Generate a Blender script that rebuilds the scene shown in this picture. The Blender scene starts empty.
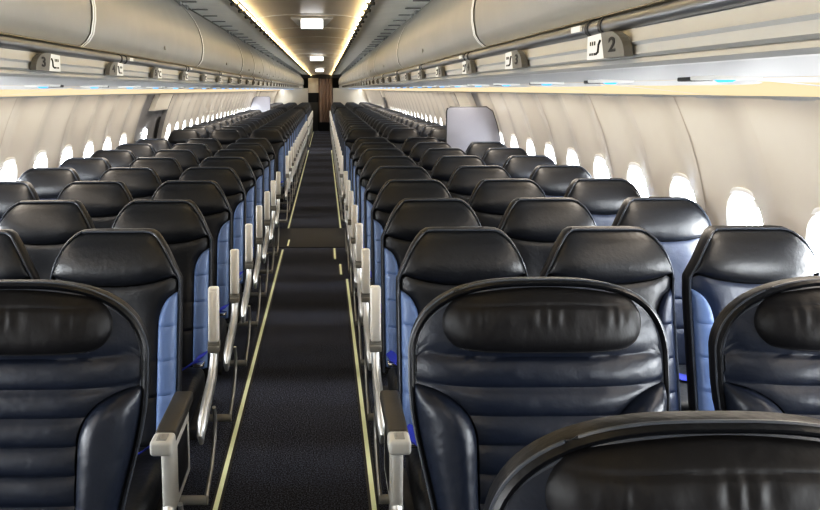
import bpy, bmesh, math, random
from mathutils import Vector, Matrix
random.seed(7)
C = bpy.context.scene.collection
PI = math.pi

# ------------------------------------------------------------------ materials
def mat(name, col, rough=.5, metal=0, spec=.5, noise=0, nscale=40, bump=0, bscale=200, emit=None, estr=0, coat=0, bdist=.002, detail=4, stretch=None):
    m = bpy.data.materials.new(name); m.use_nodes = True
    nt = m.node_tree; n = nt.nodes; b = n['Principled BSDF']
    b.inputs['Base Color'].default_value = (*col, 1)
    b.inputs['Roughness'].default_value = rough
    b.inputs['Metallic'].default_value = metal
    b.inputs['Specular IOR Level'].default_value = spec
    b.inputs['Coat Weight'].default_value = coat
    if emit:
        b.inputs['Emission Color'].default_value = (*emit, 1)
        b.inputs['Emission Strength'].default_value = estr
    tc = n.new('ShaderNodeTexCoord'); src = tc.outputs['Object']
    if stretch:
        mp = n.new('ShaderNodeMapping'); mp.inputs['Scale'].default_value = stretch
        nt.links.new(src, mp.inputs['Vector']); src = mp.outputs['Vector']
    if noise:
        t = n.new('ShaderNodeTexNoise'); t.inputs['Scale'].default_value = nscale; t.inputs['Detail'].default_value = detail
        nt.links.new(src, t.inputs['Vector'])
        r = n.new('ShaderNodeValToRGB')
        r.color_ramp.elements[0].position = .3; r.color_ramp.elements[1].position = .7
        r.color_ramp.elements[0].color = (*[c*(1-noise) for c in col], 1)
        r.color_ramp.elements[1].color = (*[min(1, c*(1+noise)) for c in col], 1)
        nt.links.new(t.outputs['Fac'], r.inputs['Fac']); nt.links.new(r.outputs['Color'], b.inputs['Base Color'])
    if bump:
        t2 = n.new('ShaderNodeTexNoise'); t2.inputs['Scale'].default_value = bscale; t2.inputs['Detail'].default_value = 3
        nt.links.new(src, t2.inputs['Vector'])
        bp = n.new('ShaderNodeBump'); bp.inputs['Strength'].default_value = bump; bp.inputs['Distance'].default_value = bdist
        nt.links.new(t2.outputs['Fac'], bp.inputs['Height']); nt.links.new(bp.outputs['Normal'], b.inputs['Normal'])
    return m

M = dict(
 black=mat('black_leather', (.007,.009,.014), .40, spec=.62, bump=.35, bscale=55, bdist=.004),
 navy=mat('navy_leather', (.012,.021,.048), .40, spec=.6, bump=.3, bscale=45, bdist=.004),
 blue=mat('navy_leather_lit', (.13,.20,.38), .42, spec=.5, bump=.25, bscale=60, bdist=.003),  # navy leather with its reflected light painted in as lighter blue
 big=mat('soft_black_leather', (.006,.007,.010), .40, spec=.38, bump=.4, bscale=22, bdist=.010, stretch=(1,1,.45)),
 bignavy=mat('soft_navy_leather', (.009,.014,.028), .36, spec=.5, bump=.4, bscale=20, bdist=.008),
 pillow=mat('pillow_leather', (.007,.007,.009), .50, spec=.34, bump=.35, bscale=20, bdist=.008, stretch=(1.3,1,.7)),
 piping=mat('edge_piping', (.06,.07,.09), .3),
 shell=mat('seat_shell', (.014,.015,.02), .4),
 armwhite=mat('pale_grey_plastic', (.93,.93,.91), .4),
 armgrey=mat('grey_plastic', (.28,.28,.27), .45),
 armdark=mat('dark_grey_pad', (.05,.048,.045), .45, bump=.2, bscale=150),
 armlight=mat('light_grey_plastic', (.48,.48,.46), .4),
 alu=mat('satin_aluminium', (.55,.56,.56), .35, metal=.7),
 chrome=mat('buckle_chrome', (.8,.8,.8), .15, metal=1),
 belt=mat('blue_webbing', (.03,.05,.42), .7, bump=.3, bscale=400),
 wall=mat('sidewall_plastic', (.665,.63,.57), .25, spec=.4, noise=.03, nscale=3, bump=.05, bscale=90),
 seam=mat('panel_seam', (.42,.38,.33), .6),
 windowring=mat('window_surround', (.86,.84,.80), .35),
 shade=mat('window_shade', (.70,.66,.60), .5),
 bin=mat('bin_door_plastic', (.35,.335,.30), .40, noise=.05, nscale=5, bump=.06, bscale=60),
 binseam=mat('bin_seam_trim', (.85,.84,.80), .35),
 binback=mat('bin_body', (.40,.38,.34), .6),
 ceil=mat('ceiling_panel', (.68,.60,.48), .4, noise=.04, nscale=2),
 sideceil=mat('side_ceiling_panel', (.78,.78,.74), .4, noise=.04, nscale=6),
 dark=mat('dark_trim', (.05,.05,.05), .5),
 gold=mat('gold_edge_trim', (.62,.55,.40), .35, metal=.5),
 rail=mat('grip_rail', (.30,.31,.33), .3, metal=.8),
 psu=mat('service_channel', (.44,.44,.43), .4, spec=.4),
 psu2=mat('service_underside', (.33,.33,.33), .45),
 signg=mat('row_sign_grey', (.17,.165,.15), .5),
 signw=mat('row_sign_white', (.80,.79,.75), .5),
 ink=mat('black_ink', (.015,.015,.015), .6),
 door=mat('door_lining', (.27,.27,.28), .5, noise=.05, nscale=8),
 doorw=mat('door_header', (.80,.77,.70), .45),
 part=mat('partition_laminate', (.27,.275,.32), .45, noise=.03, nscale=4),
 cream=mat('galley_laminate', (.62,.55,.45), .5),
 lav=mat('lavatory_wall', (.40,.385,.35), .5),
 brown=mat('brown_curtain', (.20,.135,.10), .8, bump=.4, bscale=30),
 void=mat('dark_recess', (.01,.01,.01), .8),
 strip=mat('photoluminescent_strip', (.80,.83,.58), .5, emit=(.8,.85,.55), estr=.12),
 mat_=mat('rubber_floor', (.024,.027,.036), .6, bump=.3, bscale=300),
)
def emis(name, col, s):
    m = bpy.data.materials.new(name); m.use_nodes = True; nt = m.node_tree
    nt.nodes.clear(); e = nt.nodes.new('ShaderNodeEmission'); o = nt.nodes.new('ShaderNodeOutputMaterial')
    e.inputs['Color'].default_value = (*col, 1); e.inputs['Strength'].default_value = s
    nt.links.new(e.outputs[0], o.inputs[0]); return m
M['pane'] = emis('overcast_daylight_pane', (.93, .97, 1), 34.0)
M['strip_light'] = emis('warm_ceiling_light', (1, .76, .40), 20.0)
M['cove'] = emis('warm_cove_light', (1, .76, .48), .75)
M['blue_led'] = emis('blue_reading_light', (.06, .38, 1), 1.6)
M['sign_lit'] = emis('lit_sign_face', (1, .99, 1), 4.0)

# carpet: speckled charcoal loop pile, light and shade between rows painted as cross bands
def carpet():
    m = bpy.data.materials.new('speckled_carpet'); m.use_nodes = True
    nt = m.node_tree; n = nt.nodes; L = nt.links; b = n['Principled BSDF']
    b.inputs['Roughness'].default_value = .85; b.inputs['Specular IOR Level'].default_value = .25
    tc = n.new('ShaderNodeTexCoord')
    t = n.new('ShaderNodeTexNoise'); t.inputs['Scale'].default_value = 170; t.inputs['Detail'].default_value = 3
    L.new(tc.outputs['Object'], t.inputs['Vector'])
    r = n.new('ShaderNodeValToRGB'); r.color_ramp.elements[0].position = .44; r.color_ramp.elements[1].position = .66
    r.color_ramp.elements[0].color = (.005, .007, .016, 1); r.color_ramp.elements[1].color = (.19, .215, .31, 1)
    L.new(t.outputs['Fac'], r.inputs['Fac'])
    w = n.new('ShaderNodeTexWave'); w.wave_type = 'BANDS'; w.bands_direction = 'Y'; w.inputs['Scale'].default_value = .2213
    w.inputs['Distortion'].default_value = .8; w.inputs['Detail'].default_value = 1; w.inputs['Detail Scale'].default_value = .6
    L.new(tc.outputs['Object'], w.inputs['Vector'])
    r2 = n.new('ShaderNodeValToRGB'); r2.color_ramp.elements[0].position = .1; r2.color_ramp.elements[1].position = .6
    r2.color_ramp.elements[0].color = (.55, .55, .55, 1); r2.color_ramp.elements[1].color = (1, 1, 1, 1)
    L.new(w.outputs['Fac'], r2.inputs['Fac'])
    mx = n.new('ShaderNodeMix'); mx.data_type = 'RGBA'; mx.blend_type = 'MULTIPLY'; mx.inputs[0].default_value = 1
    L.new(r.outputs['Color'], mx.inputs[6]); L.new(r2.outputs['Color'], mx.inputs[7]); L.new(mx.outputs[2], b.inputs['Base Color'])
    bp = n.new('ShaderNodeBump'); bp.inputs['Strength'].default_value = .6; bp.inputs['Distance'].default_value = .004
    L.new(t.outputs['Fac'], bp.inputs['Height']); L.new(bp.outputs['Normal'], b.inputs['Normal'])
    return m
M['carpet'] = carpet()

# ------------------------------------------------------------------ mesh helpers
class MB:
    def __init__(s): s.v = []; s.f = []; s.m = []
    def add(s, vs, fs, mi=0):
        o = len(s.v); s.v += [tuple(p) for p in vs]; s.f += [tuple(i+o for i in f) for f in fs]; s.m += [mi]*len(fs)
    def box(s, x0, x1, y0, y1, z0, z1, bev=0, mi=0, mtx=None, seg=2):
        bm = bmesh.new(); bmesh.ops.create_cube(bm, size=1)
        for v in bm.verts: v.co = Vector(((x0+x1)/2+v.co.x*(x1-x0), (y0+y1)/2+v.co.y*(y1-y0), (z0+z1)/2+v.co.z*(z1-z0)))
        if bev: bmesh.ops.bevel(bm, geom=list(bm.edges), offset=bev, segments=seg, profile=.5, affect='EDGES')
        bm.verts.index_update(); vs = [v.co.copy() for v in bm.verts]
        if mtx: vs = [mtx @ v for v in vs]
        s.add(vs, [[v.index for v in f.verts] for f in bm.faces], mi); bm.free()
    def grid(s, fn, nu, nv, mi=0, flip=False):
        vs = [fn(i/nu, j/nv) for j in range(nv+1) for i in range(nu+1)]
        fs = []
        for j in range(nv):
            for i in range(nu):
                a = j*(nu+1)+i; q = (a, a+1, a+nu+2, a+nu+1)
                fs.append(q[::-1] if flip else q)
        s.add(vs, fs, mi)
    def tube(s, pts, r, n=8, sx=1, mi=0, closed=False):
        """round (or flattened: sx scales the local side axis) tube through pts; capped"""
        P = [Vector(p) for p in pts]; vs = []; N = len(P)
        for k, p in enumerate(P):
            d = (P[min(k+1, N-1)]-P[max(k-1, 0)]).normalized()
            up = Vector((1, 0, 0)) if abs(d.x) < .9 else Vector((0, 0, 1))
            a = d.cross(up).normalized(); b = a.cross(d).normalized()
            rr = r[k] if isinstance(r, (list, tuple)) else r
            for i in range(n):
                t = 2*PI*i/n; vs.append(p + a*(math.cos(t)*rr) + b*(math.sin(t)*rr*sx))
        fs = [(k*n+i, k*n+(i+1) % n, (k+1)*n+(i+1) % n, (k+1)*n+i) for k in range(N-1) for i in range(n)]
        fs += [tuple(range(n))[::-1], tuple((N-1)*n+i for i in range(n))]
        s.add(vs, fs, mi)
    def extrude(s, prof, y0, y1, ny=1, mi=0):
        """(x,z) profile swept along the cabin"""
        n = len(prof)
        for k in range(ny):
            a = y0+(y1-y0)*k/ny; b = y0+(y1-y0)*(k+1)/ny
            s.add([(x, a, z) for x, z in prof]+[(x, b, z) for x, z in prof], [(i, i+1, n+i+1, n+i) for i in range(n-1)], mi)
    def build(s, name, mats, parent=None, smooth=True, link=True, angle=None):
        me = bpy.data.meshes.new(name); me.from_pydata(s.v, [], s.f)
        if not isinstance(mats, (list, tuple)): mats = [mats]
        for m_ in mats: me.materials.append(m_)
        for p, i in zip(me.polygons, s.m): p.material_index = i; p.use_smooth = smooth
        bm = bmesh.new(); bm.from_mesh(me); bmesh.ops.recalc_face_normals(bm, faces=bm.faces)
        if smooth:
            for e in bm.edges:
                if len(e.link_faces) == 2 and e.calc_face_angle(0) > (angle or .7): e.smooth = False
        bm.to_mesh(me); bm.free()
        o = bpy.data.objects.new(name, me); C.objects.link(o)
        if parent: o.parent = parent
        return o
def tag(o, label=None, cat=None, group=None, kind=None):
    if label: o['label'] = label
    if cat: o['category'] = cat
    if group: o['group'] = group
    if kind: o['kind'] = kind
    return o
def empty(name, loc, label, cat, group=None):
    o = bpy.data.objects.new(name, None); C.objects.link(o); o.location = loc; o.empty_display_size = .1
    return tag(o, label, cat, group)
def copy_tree(o, parent=None):
    c = o.copy(); C.objects.link(c)
    if parent: c.parent = parent
    for ch in KIDS.get(o.name, []): 
        copy_tree(ch, c)
    return c
KIDS = {}
def kids_of(root):
    for o in list(C.objects):
        if o.parent: KIDS.setdefault(o.parent.name, [])
    KIDS.clear()
    for o in C.objects:
        if o.parent: KIDS.setdefault(o.parent.name, []).append(o)

ORD = ['first','second','third','fourth','fifth','sixth','seventh','eighth','ninth','tenth','eleventh','twelfth','thirteenth','fourteenth','fifteenth','sixteenth','seventeenth','eighteenth','nineteenth']
TENS = {20: ('twenty', 'twentieth'), 30: ('thirty', 'thirtieth'), 40: ('forty', 'fortieth'), 50: ('fifty', 'fiftieth')}
def ordinal(n):
    if n < 20: return ORD[n-1]
    t = n//10*10
    return TENS[t][1] if n % 10 == 0 else TENS[t][0]+'-'+ORD[n % 10-1]

# ------------------------------------------------------------------ cabin dimensions
Y0, Y1 = -1.3, 29.6
WC, WR = .72, 1.885
def wall_x(z): return math.sqrt(WR*WR-(z-WC)**2)
PITCH = .71
ROWS = [2.575+PITCH*k for k in range(8)] + [9.30+PITCH*k for k in range(15)] + [21.35+PITCH*k for k in range(11)]
DOORS = [(7.62, 8.95), (19.95, 21.0)]

# ------------------------------------------------------------------ floor
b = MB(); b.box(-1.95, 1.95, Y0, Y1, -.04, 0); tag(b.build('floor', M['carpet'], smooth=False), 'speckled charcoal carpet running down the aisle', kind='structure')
b = MB(); b.box(-1.85, 1.85, 7.56, 8.62, 0, .006, .002)
tag(b.build('floor', M['mat_']), 'smooth dark mat across the aisle at the exit row', kind='structure')
def strip(pts, label):
    b = MB()
    for w, z, mi in ((.020, .004, 1), (.0095, .007, 0)):
        for (p, q) in zip(pts[:-1], pts[1:]):
            b.add([(p[0]-w, p[1], z), (p[0]+w, p[1], z), (q[0]+w, q[1], z), (q[0]-w, q[1], z),
                   (p[0]-w, p[1], .0005), (p[0]+w, p[1], .0005), (q[0]+w, q[1], .0005), (q[0]-w, q[1], .0005)],
                  [(0,1,2,3), (0,4,5,1), (2,6,7,3), (1,5,6,2), (3,7,4,0)], mi)
    o = b.build('floor_path_strip', [M['strip'], M['dark']], smooth=False)
    return tag(o, label, 'floor strip', 'glowing floor path strips')
strip([(-.304, -.6), (-.304, 7.45)], 'long pale green floor strip along the left seats up to the exit row')
strip([(-.304, 8.62), (-.304, 19.9)], 'pale floor strip left of the aisle beyond the exit row')
strip([(-.304, 21.1), (-.304, 28.6)], 'last pale floor strip left of the aisle by the rear wall')
strip([(.308, -.6), (.308, 6.25)], 'long pale green floor strip along the right front seats')
strip([(.262, 6.42), (.262, 6.80)], 'short pale floor strip set inward at the right, nearer of two')
strip([(.217, 7.02), (.217, 7.50)], 'short pale floor strip set inward at the right, farther of two')
strip([(.304, 8.62), (.304, 19.9)], 'pale floor strip right of the aisle beyond the exit row')
strip([(-.262, 7.62), (-.262, 7.95)], 'short pale floor strip on the mat at the left of the aisle')

# ------------------------------------------------------------------ sidewalls and windows
WIN_Y = [3.03+.533*n for n in range(-7, 50)]
def in_door(y, pad=.27): return any(a-pad+.02 < y < c_+pad-.02 for a, c_ in DOORS)
WIN_Y = [y for y in WIN_Y if y < Y1-.4]
HZ, HA, HB = .986, .142, .196
def hole(t, k=1.0):
    c, s_ = math.cos(t), math.sin(t); e = 2/2.7
    return (HA*k*math.copysign(abs(c)**e, c), HB*k*math.copysign(abs(s_)**e, s_))
def flute(y, yc): return -.034*(.5-.5*math.cos(2*PI*(y-yc)/.533))
ZT, ZB = 1.567, .60
def side_wall(sg):
    b = MB(); N = 40
    def P(y, z, yc, off=0): return (sg*(wall_x(z)+flute(y, yc)+off), y, z)
    for yc in WIN_Y:
        if in_door(yc): continue
        ys0, ys1 = yc-.2665, yc+.2665
        rings = []
        for k in range(6):
            f = k/5; ring = []
            for i in range(N):
                t = 2*PI*i/N; hy, hz = hole(t)
                c, s_ = math.cos(t), math.sin(t)
                # rectangle boundary point along the angle (aspect corrected)
                ry, rz0 = .2665, (ZT-HZ if s_ > 0 else HZ-ZB)
                q = 1/max(abs(c)/1, abs(s_)/1); by, bz = c*q*ry, s_*q*rz0
                y = yc+hy+(by-hy)*f; z = HZ+hz+(bz-hz)*f
                ring.append(P(y, z, yc))
            rings.append(ring)
        vs = [p for r in rings for p in r]
        b.add(vs, [(k*N+i, k*N+(i+1) % N, (k+1)*N+(i+1) % N, (k+1)*N+i) for k in range(5) for i in range(N)])
        # corners of the rectangle
        for cy, cz in ((-1, -1), (-1, 1), (1, -1), (1, 1)):
            pass
        b.grid(lambda u, v: P(ys0+(ys1-ys0)*u, ZB*v, yc), 6, 6)
        # seam every second panel
        n = round((yc-3.03)/.533)
        if n % 2 == 0:
            b.grid(lambda u, v: P(ys1-.004+.008*u, .3+(ZT-.3)*v, yc, -.004), 1, 24, mi=1)
    # filler columns beside the doors
    for a, c_ in DOORS:
        left = max([y+.2665 for y in WIN_Y if not in_door(y) and y < a]+[Y0]); right = min([y-.2665 for y in WIN_Y if not in_door(y) and y > c_])
        for p, q in ((left, a), (c_, right)):
            if q-p > .004:
                b.grid(lambda u, v: (sg*(wall_x(ZT*v)-.034), p+(q-p)*u, ZT*v), 2, 30)
    return b
for sg, nm in ((-1, 'left'), (1, 'right')):
    tag(side_wall(sg).build('wall_'+nm, [M['wall'], M['seam']], angle=1.2), f'cream curved sidewall panels along the {nm} of the cabin', kind='structure')

def window_mesh(sg):
    N = 40; fr = MB()
    prof = [(1.10, -.001), (1.10, -.007), (1.05, -.010), (1.0, -.006), (.97, .010), (.91, .036), (.86, .056)]
    vs = []
    for k, off in prof:
        for i in range(N):
            t = 2*PI*i/N; y, z = hole(t, k); zz = HZ+z
            vs.append((sg*(wall_x(zz)+off), y, zz))
    fr.add(vs, [(k*N+i, k*N+(i+1) % N, (k+1)*N+(i+1) % N, (k+1)*N+i) for k in range(len(prof)-1) for i in range(N)])
    pn = MB(); vs = [(sg*(wall_x(HZ+hole(2*PI*i/N, .87)[1])+.054), hole(2*PI*i/N, .87)[0], HZ+hole(2*PI*i/N, .87)[1]) for i in range(N)]
    vs.append((sg*(wall_x(HZ)+.054), 0, HZ)); pn.add(vs, [(i, (i+1) % N, N) for i in range(N)])
    sh = MB()
    def S(u, v):
        z = HZ+HB*.86-.004-.034*(1-v); w = HA*.62*(1-.35*max(0, v-.5))
        return (sg*(wall_x(z)+.048), w*(2*u-1), z)
    sh.grid(S, 8, 3)
    return fr, pn, sh
WM = {}
nwin = 0
for sg, nm in ((-1, 'left'), (1, 'right')):
    fr, pn, sh = window_mesh(sg); k = 0
    first = None
    for yc in WIN_Y:
        if in_door(yc): continue
        nwin += 1; k += 1
        if first is None:
            f = fr.build(f'window_{nwin}', M['windowring']); p_ = pn.build('window_pane', M['pane'], f); s_ = sh.build('window_shade', M['shade'], f)
            first = (f, p_, s_)
        else:
            f = first[0].copy(); f.name = f'window_{nwin}'; C.objects.link(f)
            for q in first[1:]:
                c = q.copy(); C.objects.link(c); c.parent = f
        f.location = (0, yc, 0)
        tag(f, f'oval cabin window in the {nm} wall, {ordinal(k)} from the front', 'window', f'{nm} windows', 'structure')

# ------------------------------------------------------------------ exit doors
dn = 0
for sg, nm in ((-1, 'left'), (1, 'right')):
    for di, (a, c_) in enumerate(DOORS):
        dn += 1
        b = MB()
        def D(y, z, off): return (sg*(wall_x(z)+off), y, z)
        b.grid(lambda u, v: D(a+(c_-a)*u, 1.566*v, .022+.012*math.sin(PI*u)), 8, 24)
        # frame reveals
        for yy in (a, c_):
            b.grid(lambda u, v: D(yy, 1.567*v, .062*u-.034), 1, 20)
        b.grid(lambda u, v: D(a+.10+.02*v, .55+.75*u, .016-.012*v), 12, 2)
        root = b.build(f'door_{dn}', M['door'], angle=1.2)
        tag(root, f'grey exit door lining on the {nm}, {"behind the eighth seat row" if di == 0 else "far down the cabin"}', 'door', kind='structure')
        b = MB(); b.grid(lambda u, v: D(a+.62+(c_-a-.62)*u, 1.385+.18*v, -.028), 6, 5)
        b.grid(lambda u, v: D(a+.62+(c_-a-.62)*u, 1.385, -.028+.06*v), 6, 1); b.grid(lambda u, v: D(a+.62, 1.385+.18*u, -.028+.06*v), 4, 1); b.build('door_header', M['doorw'], root)
        b = MB(); ym = (a+c_)/2+.05
        N = 24; b.add([(sg*(wall_x(1.08+.10*math.sin(2*PI*i/N))+.018), ym+.06*math.cos(2*PI*i/N), 1.08+.10*math.sin(2*PI*i/N)) for i in range(N)], [tuple(range(N))])
        b.build('door_window', M['pane'], root)
        b = MB(); b.grid(lambda u, v: D(c_-.16+.12*u, .3+1.0*v, .010), 2, 14); b.build('slide_slot', M['void'], root)
        b = MB(); b.tube([D(a+.30, .80, .03), D(a+.32, .84, -.01), D(a+.34, 1.02, -.02), D(a+.34, 1.08, .03)], .014); b.build('door_handle', M['armgrey'], root)
        b = MB(); b.tube([D(a+.08+.01*math.sin(k), .5+.8*k/10, .012) for k in range(11)], .012); b.build('assist_strap', M['dark'], root)

# ------------------------------------------------------------------ overhead: ceiling, side panels, service channel, cove
b = MB()
arc = [(.385*math.sin(t*PI/2)*1.0, 2.135+.040*math.cos(t*PI/2)) for t in [k/10 for k in range(-10, 11)]]
b.extrude(arc, Y0, Y1, 1)
y = .9
while y < Y1:
    n = len(arc); b.add([(x, y-.006, z-.001) for x, z in arc]+[(x, y, z-.007) for x, z in arc]+[(x, y+.006, z-.001) for x, z in arc],
          [(i, i+1, n+i+1, n+i) for i in range(n-1)]+[(n+i, n+i+1, 2*n+i+1, 2*n+i) for i in range(n-1)], 1)
    y += 1.22
tag(b.build('ceiling', [M['ceil'], M['binseam']]), 'warm beige arched ceiling panels above the aisle', kind='structure')
for sg, nm in ((-1, 'left'), (1, 'right')):
    # side ceiling panel sloping from the light slot out to the bin hinge
    b = MB(); b.extrude([(sg*.41, 2.115), (sg*.43, 2.150), (sg*.56, 2.165), (sg*.70, 2.178), (sg*.83, 2.185), (sg*.86, 2.26)], Y0, Y1, 1)
    y = Y0+.1
    while y < 29.3:
        for dx in (.70, .765):
            b.box(min(sg*dx, sg*(dx+.045)), max(sg*dx, sg*(dx+.045)), y, y+.018, 2.170, 2.178, mi=1)
        b.box(min(sg*.715, sg*.80), max(sg*.715, sg*.80), y+.005, y+.011, 2.170, 2.179, mi=1)
        y += .474
    tag(b.build(f'trim_{1 if sg<0 else 2}', [M['sideceil'], M['armgrey'], M['armgrey']], angle=.9), f'grey sloping side ceiling panel over the {nm} bins', kind='structure')
    # light slot: dark lip with clips + warm strip light
    b = MB(); b.extrude([(sg*.392, 2.150), (sg*.392, 2.112), (sg*.412, 2.108), (sg*.416, 2.125)], Y0, Y1, 1)
    y = Y0+.2
    while y < 29.3:
        b.box(min(sg*.375, sg*.425), max(sg*.375, sg*.425), y, y+.03, 2.098, 2.115, .003); y += .40
    tag(b.build(f'trim_{3 if sg<0 else 4}', M['dark']), f'dark lip with clips beside the {nm} ceiling light', kind='structure')
    b = MB(); b.extrude([(sg*.390, 2.113), (sg*.377, 2.112)], Y0, Y1, 26)
    tag(b.build('ceiling_strip_light', M['strip_light']), f'warm glowing strip light along the {nm} edge of the ceiling', 'ceiling light', 'ceiling strip lights')
    # service channel under the bins
    P = [(.735, 1.716), (.695, 1.716), (.690, 1.700), (.684, 1.690), (.690, 1.684), (.688, 1.668), (.700, 1.663), (.690, 1.660), (.686, 1.652), (.695, 1.645), (.712, 1.644)]
    b = MB(); b.extrude([(sg*x, z) for x, z in P], Y0, Y1, 1)
    b.extrude([(sg*.712, 1.644), (sg*.80, 1.640), (sg*.95, 1.636), (sg*1.14, 1.629), (sg*1.16, 1.645)], Y0, Y1, 1, mi=1)
    tag(b.build(f'trim_{5 if sg<0 else 6}', [M['psu'], M['psu2']], angle=.5), f'pale service channel under the {nm} overhead bins', kind='structure')
    # cove: warm lit recess with scalloped white panel edges
    b = MB()
    yy = 3.15-.2665-.533*8
    b.extrude([(sg*1.15, 1.634), (sg*1.42, 1.612), (sg*1.56, 1.592), (sg*1.672, 1.575)], Y0, Y1, 1)
    tag(b.build('cove_light', M['cove']), f'warm yellow cove light above the {nm} sidewall', 'cove light', 'cove lights')
    b = MB(); b.extrude([(sg*1.66, 1.580), (sg*1.672, 1.564), (sg*1.69, 1.562)], Y0, Y1, 1)
    while yy < Y1-1:
        def Sc(u, v, yy=yy):
            y = yy+1.066*u; h = (abs(2*u-1))**5
            x0 = 1.13
            # bulging front tongue of each lamp cover
            return (sg*(x0+(1.27-.11*h-x0)*v), y, 1.628-.008*v*(1-h)-.006*v)
        b.grid(Sc, 16, 3)
        def Rib(u, v, yy=yy): return (sg*(1.14+.54*v), yy-.03*(1-v)-.016*(2*u-1)*(1.6-v), 1.626-.057*v)
        b.grid(Rib, 2, 8); yy += 1.066
    tag(b.build(f'trim_{7 if sg<0 else 8}', M['psu'], angle=1.2), f'white scalloped edge of the {nm} cove', kind='structure')

# fins / nozzles beside the reading lights and the lights themselves
rl = None; nrl = 0
for sg, nm in ((-1, 'left'), (1, 'right')):
    k = 0
    y = 1.06
    while y < 29:
        k += 1
        if rl is None:
            root = empty('reading_spotlight', (0, 0, 0), 'x', 'reading light')
            b = MB(); b.box(-.055, .055, -.06, .06, -.004, .010, .004); b.build('light_bezel', M['signw'], root)
            b = MB(); N = 16
            b.add([(.022*math.cos(2*PI*i/N), .030*math.sin(2*PI*i/N), -.004) for i in range(N)]+[(.014*math.cos(2*PI*i/N), .020*math.sin(2*PI*i/N), -.009) for i in range(N)],
                  [(i, (i+1) % N, N+(i+1) % N, N+i) for i in range(N)]+[tuple(N+i for i in range(N))]); b.build('blue_lens', M['blue_led'], root)
            b = MB(); b.box(-.02, .02, .09, .20, -.006, .006, .003); b.build('air_nozzle', M['dark'], root)
            kids_of(root); rl = root; o = root
        else: o = copy_tree(rl)
        o.location = (sg*1.06, y, 1.628)
        tag(o, f'small blue reading light under the {nm} bins, {ordinal(k)} from the front', 'reading light', 'blue reading lights')
        y += PITCH

# grip rails
for sg, nm in ((-1, 'left'), (1, 'right')):
    root = empty('grip_rail', (0, 0, 0), f'dark metal grip rail along the lower edge of the {nm} bins', 'rail', 'grip rails')
    b = MB(); b.tube([(sg*.702, Y0+.01, 1.733), (sg*.702, Y1-.02, 1.733)], .0175, 12); b.build('rail_tube', M['rail'], root)
    b = MB(); b.extrude([(sg*.690, 1.751), (sg*.705, 1.757), (sg*.722, 1.752)], Y0+.01, Y1-.02, 1); b.build('edge_strip', M['gold'], root)
    y = 1.55 if sg > 0 else 1.62
    while y < 29:
        for yj in (y, y+.075):
            b = MB(); b.tube([(sg*.702, yj, 1.733), (sg*.702, yj+.016, 1.733)], .0195, 12); b.build('rail_joint', M['dark'], root)
        b = MB(); b.box(min(sg*.680, sg*.684), max(sg*.680, sg*.684), y+.11, y+.17, 1.729, 1.742); b.build('rail_label', M['signw'], root)
        y += 1.42
        if y > 12: break

# overhead bins
BP = [(.712, 1.757), (.690, 1.775), (.674, 1.80), (.665, 1.85), (.664, 1.89), (.672, 1.94), (.690, 2.00), (.715, 2.05), (.750, 2.10), (.795, 2.15), (.835, 2.178)]
for sg, nm in ((-1, 'left'), (1, 'right')):
    edges = ([.25, 2.62, 4.95, 7.35] if sg < 0 else [.15, 2.77, 5.61, 8.22])
    step = 1.25 if sg < 0 else 1.36
    e = edges[-1]
    while e+step < 29.4: e += step; edges.append(e)
    edges = [Y0+.02]+edges+[29.55]
    for k, (p, q) in enumerate(zip(edges[:-1], edges[1:])):
        root = empty('overhead_bin', (sg*.9, p, 1.75), f'closed beige overhead bin on the {nm}, {ordinal(k+1)} from the front', 'overhead bin', f'{nm} overhead bins')
        def loc(b): b.v = [(x-sg*.9, y-p, z-1.75) for x, y, z in b.v]; return b
        b = MB(); b.extrude([(sg*x, z) for x, z in BP], p+.018, q-.018, 1)
        for yy in (p+.018, q-.018):
            b.add([(sg*x, yy, z) for x, z in BP]+[(sg*.86, yy, 1.95)], [tuple(range(len(BP)+1))])
        loc(b).build('bin_door', M['bin'], root)
        b = MB(); b.extrude([(sg*x, z) for x, z in [(.73, 1.757), (1.5, 1.74), (1.55, 1.80), (1.5, 2.1), (.9, 2.25), (.86, 2.2)]], p+.004, q-.004, 1)
        loc(b).build('bin_body', M['binback'], root)
        for yy in (p+.002, q-.020):
            b = MB(); b.extrude([(sg*(x-.005), z) for x, z in BP], yy, yy+.018, 1)
            loc(b).build('bin_end_trim', M['binseam'], root)
        if q-p > .6:
            b = MB(); ym = (p+q)/2
            b.tube([(sg*.668, ym, 1.815), (sg*.661, ym, 1.815)], .010, 14); loc(b).build('bin_latch', M['binback'], root)
            b = MB()
            for yh in (p+.10, q-.14):
                b.box(min(sg*.775, sg*.83), max(sg*.775, sg*.83), yh, yh+.05, 2.135, 2.165, .004); b.tube([(sg*.80, yh-.02, 2.142), (sg*.80, yh+.07, 2.142)], .008)
            loc(b).build('bin_hinge', M['armgrey'], root)

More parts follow.
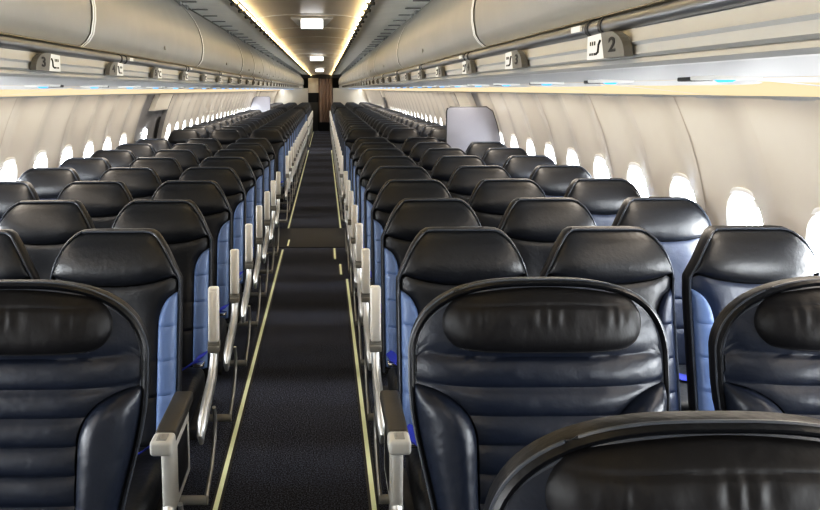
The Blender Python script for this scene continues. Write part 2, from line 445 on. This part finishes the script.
# row number signs
def text_mesh(body, size):
    cu = bpy.data.curves.new('txt', 'FONT'); cu.body = body; cu.size = size; cu.align_x = 'CENTER'; cu.align_y = 'CENTER'; cu.extrude = .0004; cu.offset = .0009
    o = bpy.data.objects.new('txt', cu); C.objects.link(o); bpy.context.view_layer.update()
    me = bpy.data.meshes.new_from_object(o); bpy.data.objects.remove(o); bpy.data.curves.remove(cu); return me
for sg, nm in ((-1, 'left'), (1, 'right')):
    for r in range(2, 34):
        y = 1.46+PITCH*(r-2)
        if sg < 0 and r == 2: continue
        root = empty('row_number_sign', (sg*.676, y, 1.688), f'grey and white row sign numbered {r} under the {nm} bins', 'sign', f'{nm} row signs')
        # local: d = along the cabin, near end (-y) is the rounded grey end
        def plate(pts, x0, x1):
            n = len(pts); return ([(sg*x0, a, c) for a, c in pts]+[(sg*x1, a, c) for a, c in pts],
                [tuple(range(n)), tuple(n+i for i in range(n))[::-1]]+[(i, (i+1) % n, n+(i+1) % n, n+i) for i in range(n)])
        g = [(-.085+.0, -.024)]+[(-.085+.085*(1-math.cos(t*PI/2)), -.024+.050*math.sin(t*PI/2)) for t in [k/8 for k in range(1, 9)]]
        g += [(.035, .026), (.015, -.024)]
        b = MB(); b.add(*plate(g, -.010, .006)); b.build('number_plate', M['signg'], root, smooth=False)
        w = [(.015, -.024), (.035, .026), (.115, .024), (.115, -.024)]
        b = MB(); b.add(*plate(w, -.008, .006)); b.build('seat_letter_plate', M['signw'], root, smooth=False)
        if r <= 12:
            me = text_mesh(str(r), .038 if r < 10 else .034); me.materials.append(M['ink'])
            t = bpy.data.objects.new('row_number', me); C.objects.link(t); t.parent = root
            t.rotation_euler = (PI/2, 0, -PI/2 if sg > 0 else PI/2); t.location = (-sg*.0108, -.026, -.001); t.scale = (1.9, 1, 1)
            b = MB()
            for kx in range(3):
                b.box(-.0090 if sg > 0 else .0084, -.0084 if sg > 0 else .0090, .068+.012*kx, .074+.012*kx, .004, .012)
                b.box(-.0090 if sg > 0 else .0084, -.0084 if sg > 0 else .0090, .068+.012*kx, .075+.012*kx, -.016, -.011)
            b.tube([(-sg*.0088, .040, .012), (-sg*.0088, .048, .004), (-sg*.0088, .050, -.010), (-sg*.0088, .062, -.014)], .0025, 6)
            b.build('seat_pictogram', M['ink'], root)

# ceiling lit signs
for k, (y, w) in enumerate(((6.0, .090), (12.6, .11), (20.4, .11))):
    root = empty('ceiling_exit_sign', (.03 if k == 0 else 0, y, 2.13), ['nearest lit white box sign hanging from the ceiling', 'middle lit white box sign on the ceiling', 'farthest lit white box sign on the ceiling'][k], 'sign', 'lit ceiling signs')
    b = MB(); b.box(-w, w, -.03, .06, -.055, .032, .008); b.build('sign_box', M['signw'], root)
    b = MB(); b.box(-w+.006, w-.006, -.036, -.029, -.048, .014, .003); b.build('lit_face', M['sign_lit'], root)
    b = MB(); b.add([(-.165, -.05, .025), (.165, -.05, .025), (.11, .10, -.02), (-.11, .10, -.02), (-.165, -.05, .04), (.165, -.05, .04), (.11, .10, .04), (-.11, .10, .04)],
          [(0,1,2,3), (4,5,6,7), (0,1,5,4), (1,2,6,5), (2,3,7,6), (3,0,4,7)]); b.build('sign_wings', M['binseam'], root, smooth=False)
    if k == 0:
        b = MB()
        for x in (-.055, -.045, .042, .052): b.box(x, x+.005, -.038, -.035, -.022, -.006)
        for x in (-.022, -.008, .006, .020): b.box(x, x+.008, -.038, -.035, -.020, -.012)
        b.build('sign_marks', M['armgrey'], root)

# ------------------------------------------------------------------ end walls
b = MB(); b.box(-1.95, 1.95, Y0-.04, Y0, 0, 2.4); tag(b.build('wall_front', M['lav'], smooth=False), 'cream forward wall behind the viewer', kind='structure')
b = MB(); b.box(-1.95, -.50, 28.95, 29.0, 0, 1.66, .004); tag(b.build('wall_rear_left', M['lav']), 'cream lavatory wall at the far end, left of the aisle', kind='structure')
b = MB(); b.box(.45, 1.95, 28.95, 29.0, 0, 1.66, .004); tag(b.build('wall_rear_right', M['lav']), 'cream lavatory wall at the far end, right of the aisle', kind='structure')
b = MB(); b.box(-1.95, 1.95, Y1, Y1+.04, 0, 2.4); tag(b.build('wall_rear', M['void'], smooth=False), 'dark rear galley wall', kind='structure')
b = MB(); b.box(-.9, .9, 28.95, 29.0, 2.04, 2.4); tag(b.build('wall_rear_header', M['dark'], smooth=False), 'dark header over the rear galley opening', kind='structure')
root = empty('galley_cabinet', (-.3, 29.1, 0), 'cream galley cabinet with dark oven niche at the far end', 'cabinet')
b = MB(); b.box(-.20, .20, 0, .4, 1.48, 2.04, .008); b.build('cabinet_door', M['cream'], root)
b = MB(); b.box(-.20, .14, .02, .4, 1.12, 1.48, .004); b.build('oven_niche', M['void'], root)
b = MB(); b.box(-.20, .16, .0, .4, 0.0, 1.12, .004); b.build('cabinet_base', M['dark'], root)
b = MB()
b.grid(lambda u, v: (-.10+.53*u, 29.02+.02*math.sin(u*26), .35+1.67*v), 60, 4)
tag(b.build('galley_curtain', M['brown']), 'brown curtain hanging across the far end of the aisle', 'curtain')
b = MB(); b.box(-.10, .43, 29.1, 29.5, 0, .5, .02)
tag(b.build('galley_cart', M['void']), 'dark trolley standing at the far end of the aisle', 'cart')

# partitions by the exits
def partition(sg, y, label, xi=1.295):
    b = MB(); pts = []
    z0, z1 = .02, 1.43
    out = [(wall_x(z)-.035, z) for z in [z0+(z1-.04-z0)*k/12 for k in range(13)]]
    out += [(wall_x(z1)-.075, z1)]
    inn = [(xi+.03, z1), (xi+.008, z1-.010), (xi, z1-.035), (xi, z0)]
    ring = out+inn; n = len(ring)
    b.add([(sg*x, y, z) for x, z in ring]+[(sg*x, y+.03, z) for x, z in ring], [tuple(range(n)), tuple(n+i for i in range(n))]+[(i, (i+1) % n, n+(i+1) % n, n+i) for i in range(n)])
    root = empty('partition_panel', (0, 0, 0), label, 'partition')
    b.build('panel', M['part'], root, smooth=False)
    b = MB(); b.tube([(sg*x, y+.015, z) for x, z in [(xi, z0)]+inn[::-1][1:]+out[::-1]], .010, 8); b.build('panel_edge', M['dark'], root)
partition(1, 7.20, 'pale grey partition panel by the right wall ahead of the exit')
partition(-1, 19.72, 'small pale grey partition far down by the left wall')

# ------------------------------------------------------------------ standard seat
HWF = .219
def e_top(x): return 1.12-.165*max(0, (abs(x)-.100)/.119)**2.3
def e_seam(x): return min(.945+.034*(x/.22)**2, e_top(x)-.004)
def sm(a, b_, x): t = max(0, min(1, (x-a)/(b_-a))); return t*t*(3-2*t)
def e_y(x, z):
    y = -.035-(1.12-z)*.245
    y -= .022*math.exp(-((z-1.02)/.07)**2)
    y += .040*(abs(x)/.22)**5
    y += .030*sm(1.07, 1.125, z)**2
    y += .018*math.exp(-(x/.13)**2)*sm(.95, .80, z)
    return y
def qarc(a, b_, z): t = max(0, min(1, (z-a)/(b_-a))); return 1-math.sqrt(max(0, 1-t**2.2))
def e_hw(z): return .150+(.216-.150)*qarc(.795, .918, z)
def puff(s, t, ps=8, pt=8): return max(0, (1-abs(2*s-1)**ps)*(1-abs(2*t-1)**pt))**.6
def groove(z, zs, d=.006, w=.005): return sum(d*math.exp(-((z-k)/w)**2) for k in zs)
def rbox(x0, x1, y0, y1, z0, z1, r, name, m_, root, crown=0):
    b = MB(); b.box(x0, x1, y0, y1, z0, z1, r, seg=4); return b.build(name, m_, root)

def make_seat(kind, sg, down=False):
    """kind: aisle / middle / window;  sg: +1 when the aisle lies towards +x of the seat"""
    root = empty('passenger_seat', (0, 0, 0), 'x', 'seat')
    b = MB()
    def F(u, v):
        x = .216*math.sin(PI*(u-.5)); z0 = e_seam(x)+.002; z = z0+(max(e_top(x), z0+.004)-z0)*v
        return (x, e_y(x, z)-.020*puff(u, v, 10, 5)+.004, z)
    b.grid(F, 30, 16); b.build('headrest', M['black'], root)
    b = MB()
    def F(u, v):
        zt = .0; x = (2*u-1); z = .42+(.945-.42)*v; hw = e_hw(z); X = x*hw
        z = .42+(e_seam(X)-.002-.42)*v; hw = e_hw(z); X = x*hw
        return (X, e_y(X, z)-.012*puff(u, v, 8, 14)+.004+groove(z, (.80, .70, .585) if 0 else (.70, .58)), z)
    b.grid(F, 20, 60); b.build('backrest_cushion', M['navy'] if kind == 'window' else M['black'], root)
    for s2 in (-1, 1):
        b = MB()
        def F(u, v):
            z = .42+(.922-.42)*v; x0 = e_hw(z)+.003; x1 = .217+.001; X = s2*(x0+(x1-x0)*u)
            return (X, e_y(X, z)-.026*puff(u, v, 4, 14)*min(1, (x1-x0)/.03)+.004+groove(z, (.81, .70, .59), .007, .004), z)
        b.grid(F, 8, 64)
        lit = (kind == 'aisle' and s2 == sg) or kind == 'window'  # these bolsters take the copy with light painted into the colour
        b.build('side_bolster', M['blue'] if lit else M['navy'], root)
    # shell + piping follow the outline
    out = [(-.219, .40+.045*k) for k in range(13)]
    xs = [.219*math.sin(PI*(k/28-.5)) for k in range(29)]
    out += [(x, e_top(x)) for x in xs]; out += [(.219, .40+.045*k) for k in range(12, -1, -1)]
    b = MB(); n = len(out); vs = []
    for sc, dy in ((1.0, -.004), (1.035, .004), (1.045, .022), (1.02, .050), (.90, .060)):
        for x, z in out:
            zc = .78; vs.append((x*sc, e_y(.216*x/.219, z)+dy+.002, zc+(z-zc)*(1+(sc-1)*.45)))
    b.add(vs, [(k*n+i, k*n+i+1, (k+1)*n+i+1, (k+1)*n+i) for k in range(4) for i in range(n-1)])
    # back skin
    bk = vs[4*n:5*n]; h = n//2
    b.add([bk[i] for i in range(h+1)]+[bk[n-1-i] for i in range(h+1)], [(i, i+1, h+2+i, h+1+i) for i in range(h)])
    b.build('seat_shell', M['shell'], root)
    b = MB(); b.tube([(x*1.012, e_y(.216*x/.219, z)-.004, .78+(z-.78)*1.006) for x, z in out], .0042, 6); b.build('edge_piping', M['piping'], root)
    # cushion, frame
    rbox(-.215, .215, -.645, -.215, .345, .452, .035, 'seat_cushion', M['black'], root)
    b = MB(); b.box(-.235, .235, -.60, -.18, .30, .345, .008); b.tube([(-.24, -.22, .30), (.24, -.22, .30)], .02); b.build('seat_frame', M['shell'], root)
    if kind == 'aisle':
        ax = sg*.273
        if not down:
            mt = Matrix.Translation((ax, -.36, .59)) @ Matrix.Rotation(math.radians(-6), 4, 'X')
            b = MB(); b.box(-.021, .021, -.022, .022, .012, .235, .009, mtx=mt, seg=3); b.box(-.0155, .0155, -.0245, -.020, .030, .218, .002, mtx=mt)
            b.build('armrest', M['armwhite'], root)
            b = MB(); b.tube([(ax-.024, -.355, .590), (ax+.024, -.355, .590)], .017, 12); b.box(ax-.0235, ax+.0235, -.382, -.34, .562, .588, .004); b.build('armrest_hinge', M['armgrey'], root)
            path = [(-.350, .575), (-.362, .545), (-.385, .510), (-.43, .478), (-.52, .452), (-.61, .430), (-.68, .405), (-.715, .375), (-.705, .345)]
            b = MB(); b.tube([(ax, y, z) for y, z in path], [.022, .023, .024, .025, .026, .026, .025, .020, .012], 10, sx=.75); b.build('armrest_support', M['alu'], root)
        else:
            mt = Matrix.Translation((ax, 0, 0))
            b = MB(); b.box(-.030, .030, -.575, -.285, .626, .662, .010, mtx=mt, seg=3); b.build('armrest_pad', M['armdark'], root)
            b = MB(); b.box(-.031, .031, -.640, -.572, .618, .661, .011, mtx=mt, seg=3); ec = b.build('armrest_end_cap', M['armlight'], root)
            b = MB(); b.box(-.014, .014, -.628, -.590, .659, .664, .002, mtx=mt); b.box(-.012, -.003, -.622, -.596, .663, .666, .001, mtx=mt); b.build('recline_button', M['armgrey'], ec)
            b = MB(); b.box(-.017, .017, -.57, -.30, .40, .626, .012, mtx=mt, seg=3); b.build('armrest_side_panel', M['armlight'], root)
            b = MB(); b.box(-.0185, .0185, -.50, -.34, .43, .585, .008, mtx=mt); b.build('side_panel_inset', M['shell'], root)
            b = MB(); b.tube([(ax, -.55, .42), (ax, -.63, .37), (ax, -.66, .34)], [.026, .022, .014], 10, sx=.8); b.build('armrest_support', M['alu'], root)
        b = MB(); b.tube([(ax, -.40, .345), (ax, -.375, .28), (ax, -.40, .21), (ax, -.49, .145), (ax, -.58, .115), (ax, -.63, .095)], .0085, 8); b.build('leg_rod', M['alu'], root)
        b = MB(); b.tube([(ax+sg*.006, -.635, .085), (sg*-.22, -.635, .085)], .017, 12); b.build('baggage_bar', M['armgrey'], root)
        b = MB(); b.tube([(sg*.10, -.50, .30), (sg*.10, -.56, .02)], .016, 8); b.box(sg*.10-.03, sg*.10+.03, -.60, -.22, .0, .022, .006); b.build('leg', M['shell'], root)
        b = MB(); b.tube([(sg*.10, -.26, .30), (sg*.10, -.24, .015)], .016, 8); b.build('leg', M['shell'], root)
    if kind != 'window' or True:
        b = MB()
        pth = [(sg*.205, -.20, .50), (sg*.19, -.25, .492), (sg*.14, -.31, .470), (sg*.05, -.40, .460), (sg*-.02, -.44, .460)]
        b.tube([Vector(p) for p in pth], .024, 8, sx=.2) if 0 else None
        for k in range(len(pth)-1):
            p, q = Vector(pth[k]), Vector(pth[k+1]); w = Vector((.016, .030, 0))
            b.add([p-w, p+w, q+w, q-w, p-w-Vector((0,0,.003)), p+w-Vector((0,0,.003)), q+w-Vector((0,0,.003)), q-w-Vector((0,0,.003))],
                  [(0,1,2,3), (7,6,5,4), (0,4,5,1), (2,6,7,3), (1,5,6,2), (3,7,4,0)])
        bl = b.build('seat_belt', M['belt'], root, smooth=False)
        b = MB(); b.box(sg*.195-.022, sg*.195+.022, -.30, -.25, .470, .484, .004); b.build('belt_buckle', M['chrome'], bl)
    return root

GROUP = 'standard leather seats in rows of three'
protos = {}
for kind in ('aisle', 'middle', 'window'):
    for sg in (-1, 1):
        protos[kind, sg] = make_seat(kind, sg)
protos['aisle_down', -1] = make_seat('aisle', -1, True); protos['aisle_down', 1] = make_seat('aisle', 1, True)
kids_of(None)
XS = {'aisle': .598, 'middle': 1.098, 'window': 1.598}
used = set()
for i, y in enumerate(ROWS):
    for side in (-1, 1):
        nm = 'left' if side < 0 else 'right'; sg = -side
        for kind in ('aisle', 'middle', 'window'):
            if kind == 'window' and i == 7 and side > 0: continue
            if kind == 'window' and i == 22 and side < 0: continue
            key = (('aisle_down' if (i == 0 and kind == 'aisle') else kind), sg)
            if key in used: o = copy_tree(protos[key])
            else: o = protos[key]; used.add(key)
            o.location = (side*XS[kind], y, 0)
            if kind == 'aisle':
                lab = f'slim dark leather aisle seat {nm} of the aisle, {ordinal(i+1)} standard row from the front'
            elif kind == 'middle':
                lab = f'slim dark leather middle seat on the {nm} side, {ordinal(i+1)} standard row from the front'
            else:
                lab = f'slim dark leather window seat by the {nm} wall, {ordinal(i+1)} standard row from the front'
            tag(o, lab, 'seat', GROUP)

# ------------------------------------------------------------------ large front seats
BW = .285
def b_top(x): return 1.0+.187*max(0, 1-(abs(x)/(BW+.001))**3)**(1/2.2)
def b_side(z): return BW-.055*sm(.95, .60, z)       # outer half width
def b_y(x, z):
    y = -.05-(1.180-z)*.20
    y += .050*(abs(x)/BW)**4
    return y
def b_hw(z): return .145+(b_side(z)-.008-.145)*qarc(.835, .957, z)
def make_big(sg):
    root = empty('large_front_seat', (0, 0, 0), 'x', 'seat')
    seams = (1.025, .960, .900, .840, .780, .720, .660, .60, .54)
    b = MB()
    def F(u, v):
        x = 2*u-1; zt = lambda X: (b_top(X)-.018)
        z = .42+(1.18-.42)*v; X = x*(b_hw(z) if z < 1.0 else BW-.010)
        if z >= .98:
            X = x*(BW-.012); z = .98+(zt(X)-.98)*((.42+(1.18-.42)*v-.98)/.20)
        ch = 0
        for a, c_ in zip(seams[:-1], seams[1:]):
            if c_ <= z <= a: ch = .013*max(0, (1-(2*(z-c_)/(a-c_)-1)**2))**.5
        if z > seams[0]: ch = .010*min(1, (z-seams[0])/.03)**.5
        return (X, b_y(X, z)-ch*(1-.4*abs(x)**6)+.006, z)
    b.grid(F, 40, 150); b.build('backrest_cushion', M['bignavy'], root)
    for s2 in (-1, 1):
        b = MB()
        def F(u, v):
            z = .42+(.957-.42)*v; x0 = b_hw(z)+.003; x1 = b_side(z)-.004; X = s2*(x0+(x1-x0)*u)
            return (X, b_y(X, z)-.050*puff(u, v, 3, 16)*min(1, (x1-x0)/.07)+.006, z)
        b.grid(F, 16, 50); b.build('side_bolster', M['bignavy'], root)
    out = [(-b_side(z), z) for z in [.40+.05*k for k in range(12)]]
    th = [PI*k/36 for k in range(37)]
    tops = []
    for k in range(41):
        t = math.pi*k/40; x = -BW*math.copysign(abs(math.cos(t))**.75, math.cos(t)); tops.append((x, b_top(x)))
    out += tops; out += [(b_side(z), z) for z in [.40+.05*k for k in range(11, -1, -1)]]
    n = len(out); vs = []; b = MB()
    for sc, dy in ((.966, .004), (.980, -.010), (.998, -.013), (1.012, -.004), (1.015, .012), (1.000, .040), (.90, .055)):
        for x, z in out:
            vs.append((x*sc, b_y(x, z)+dy, .80+(z-.80)*(1+(sc-1)*.75)))
    b.add(vs, [(k*n+i, k*n+i+1, (k+1)*n+i+1, (k+1)*n+i) for k in range(6) for i in range(n-1)])
    bk = vs[6*n:7*n]; h = n//2
    b.add([bk[i] for i in range(h+1)]+[bk[n-1-i] for i in range(h+1)], [(i, i+1, h+2+i, h+1+i) for i in range(h)])
    b.build('padded_rim', M['big'], root)
    b = MB(); b.tube([(x*.966, b_y(x, z)-.004, .80+(z-.80)*(1-.045*.75)) for x, z in out], .0038, 6); b.tube([(x*1.013, b_y(x, z)-.001, .80+(z-.80)*1.0095) for x, z in out], .0032, 6)
    b.build('edge_piping', M['piping'], root)
    # pillow headrest
    b = MB(); cz, hx, hz = 1.107, .222, .071
    def G(u, v):
        p, q = 2*u-1, 2*v-1
        X = hx*p*math.sqrt(1-.27*q*q); Zr = hz*q*math.sqrt(1-.36*p*p); Z = cz+Zr-.012*(X/hx)**2
        up = (1-abs(p)**5)*(1-abs(q)**3.2)
        Y = b_y(X, Z)+.012-.062*max(0, up)**.5
        wr = .0024*math.sin(X*115+4*math.sin(X*41))*math.exp(-((Zr-.020)/.018)**2)*(1-p**4)
        cr = .004*math.exp(-((Zr-.040)/.0035)**2)*(1-p**6)
        return (X, Y+wr+cr, Z)
    b.grid(G, 110, 44); b.build('pillow_headrest', M['pillow'], root)
    b = MB(); b.tube([G(.03+.94*k/60, .045) for k in range(61)], .0025, 6); b.build('pillow_seam', M['black'], root)
    rbox(-.25, .25, -.72, -.22, .33, .47, .045, 'seat_cushion', M['bignavy'], root)
    b = MB(); b.box(-.26, .26, -.68, -.10, .26, .335, .01); b.build('seat_frame', M['shell'], root)
    for s2 in (-1, 1):
        ax = s2*.285
        b = MB(); b.box(ax-.028, ax+.028, -.55, -.175, .60, .645, .014, seg=3); b.build('armrest', M['armgrey'], root)
        b = MB(); b.box(ax-.022, ax+.022, -.52, -.20, .30, .602, .01); b.build('armrest_side_panel', M['shell'], root)
        b = MB(); b.tube([(s2*.20, -.55, .27), (s2*.20, -.62, .02)], .018, 8); b.box(s2*.20-.03, s2*.20+.03, -.66, -.15, 0, .022, .006); b.tube([(s2*.20, -.22, .27), (s2*.20, -.2, .015)], .018, 8); b.build('leg', M['alu'], root)
    return root
big = make_big(1); kids_of(None)
BIG = [(-.563, 1.66, 'wide black leather front seat with pillow headrest, left of the aisle'),
       (.600, 1.66, 'wide black leather seat with pillow headrest just right of the aisle, second row'),
       (1.287, 1.66, 'wide black leather seat with pillow headrest by the right wall, cut by the frame'),
       (.620, .950, 'nearest wide black leather seat, only its rounded top showing at the bottom right')]
for i, (x, y, lab) in enumerate(BIG):
    o = big if i == 0 else copy_tree(big)
    o.location = (x, y, 0)
    tag(o, lab, 'seat', 'wide front seats with pillow headrests')

# ------------------------------------------------------------------ light
w = bpy.data.worlds.new('world'); bpy.context.scene.world = w; w.use_nodes = True
w.node_tree.nodes['Background'].inputs[0].default_value = (.9, .95, 1, 1); w.node_tree.nodes['Background'].inputs[1].default_value = .5
def area(name, loc, rot, sx, sy, e, col):
    l = bpy.data.lights.new(name, 'AREA'); l.shape = 'RECTANGLE'; l.size = sx; l.size_y = sy; l.energy = e; l.color = col
    o = bpy.data.objects.new(name, l); o.location = loc; o.rotation_euler = rot; C.objects.link(o); return o
for sg in (-1, 1):
    for k in range(10):
        area('sidewall_wash_light', (sg*1.50, 1.0+3.0*k, 1.590), (0, math.radians(14*sg), 0), .10, 2.9, 8, (1, .92, .82))
area('front_fill_light', (0, -.9, 2.05), (math.radians(25), 0, 0), .9, .5, 6, (1, .97, .94))  # unseen fill lamp added behind the camera to brighten the seat fronts

# ------------------------------------------------------------------ camera
cam = bpy.data.cameras.new('camera'); co = bpy.data.objects.new('camera', cam); C.objects.link(co)
bpy.context.scene.camera = co
F, TH, RO, CX, CY = 752.26, .1198, -.0052, 324.9, 180.
cam.sensor_fit = 'HORIZONTAL'; cam.sensor_width = 36; cam.lens = F/820*36
cam.shift_x = (410-CX)/820; cam.shift_y = -(255-CY)/820
co.location = (.1246, 0, 1.607)
co.rotation_euler = (Matrix.Rotation(PI/2-TH, 3, 'X') @ Matrix.Rotation(RO*-1*-1, 3, 'Z')).to_euler()
cam.clip_start = .02; cam.clip_end = 200

sc = bpy.context.scene
sc.view_settings.view_transform = 'Standard'
sc.view_settings.look = 'None'
sc.view_settings.exposure = .35
sc.view_settings.use_curve_mapping = True
cm = sc.view_settings.curve_mapping; cu = cm.curves[3]
for p in ((.02, .011), (.08, .062), (.25, .26), (.6, .72)): cu.points.new(*p)
cm.update()
try:
    sc.cycles.use_denoising = True
    sc.cycles.max_bounces = 8
except Exception: pass
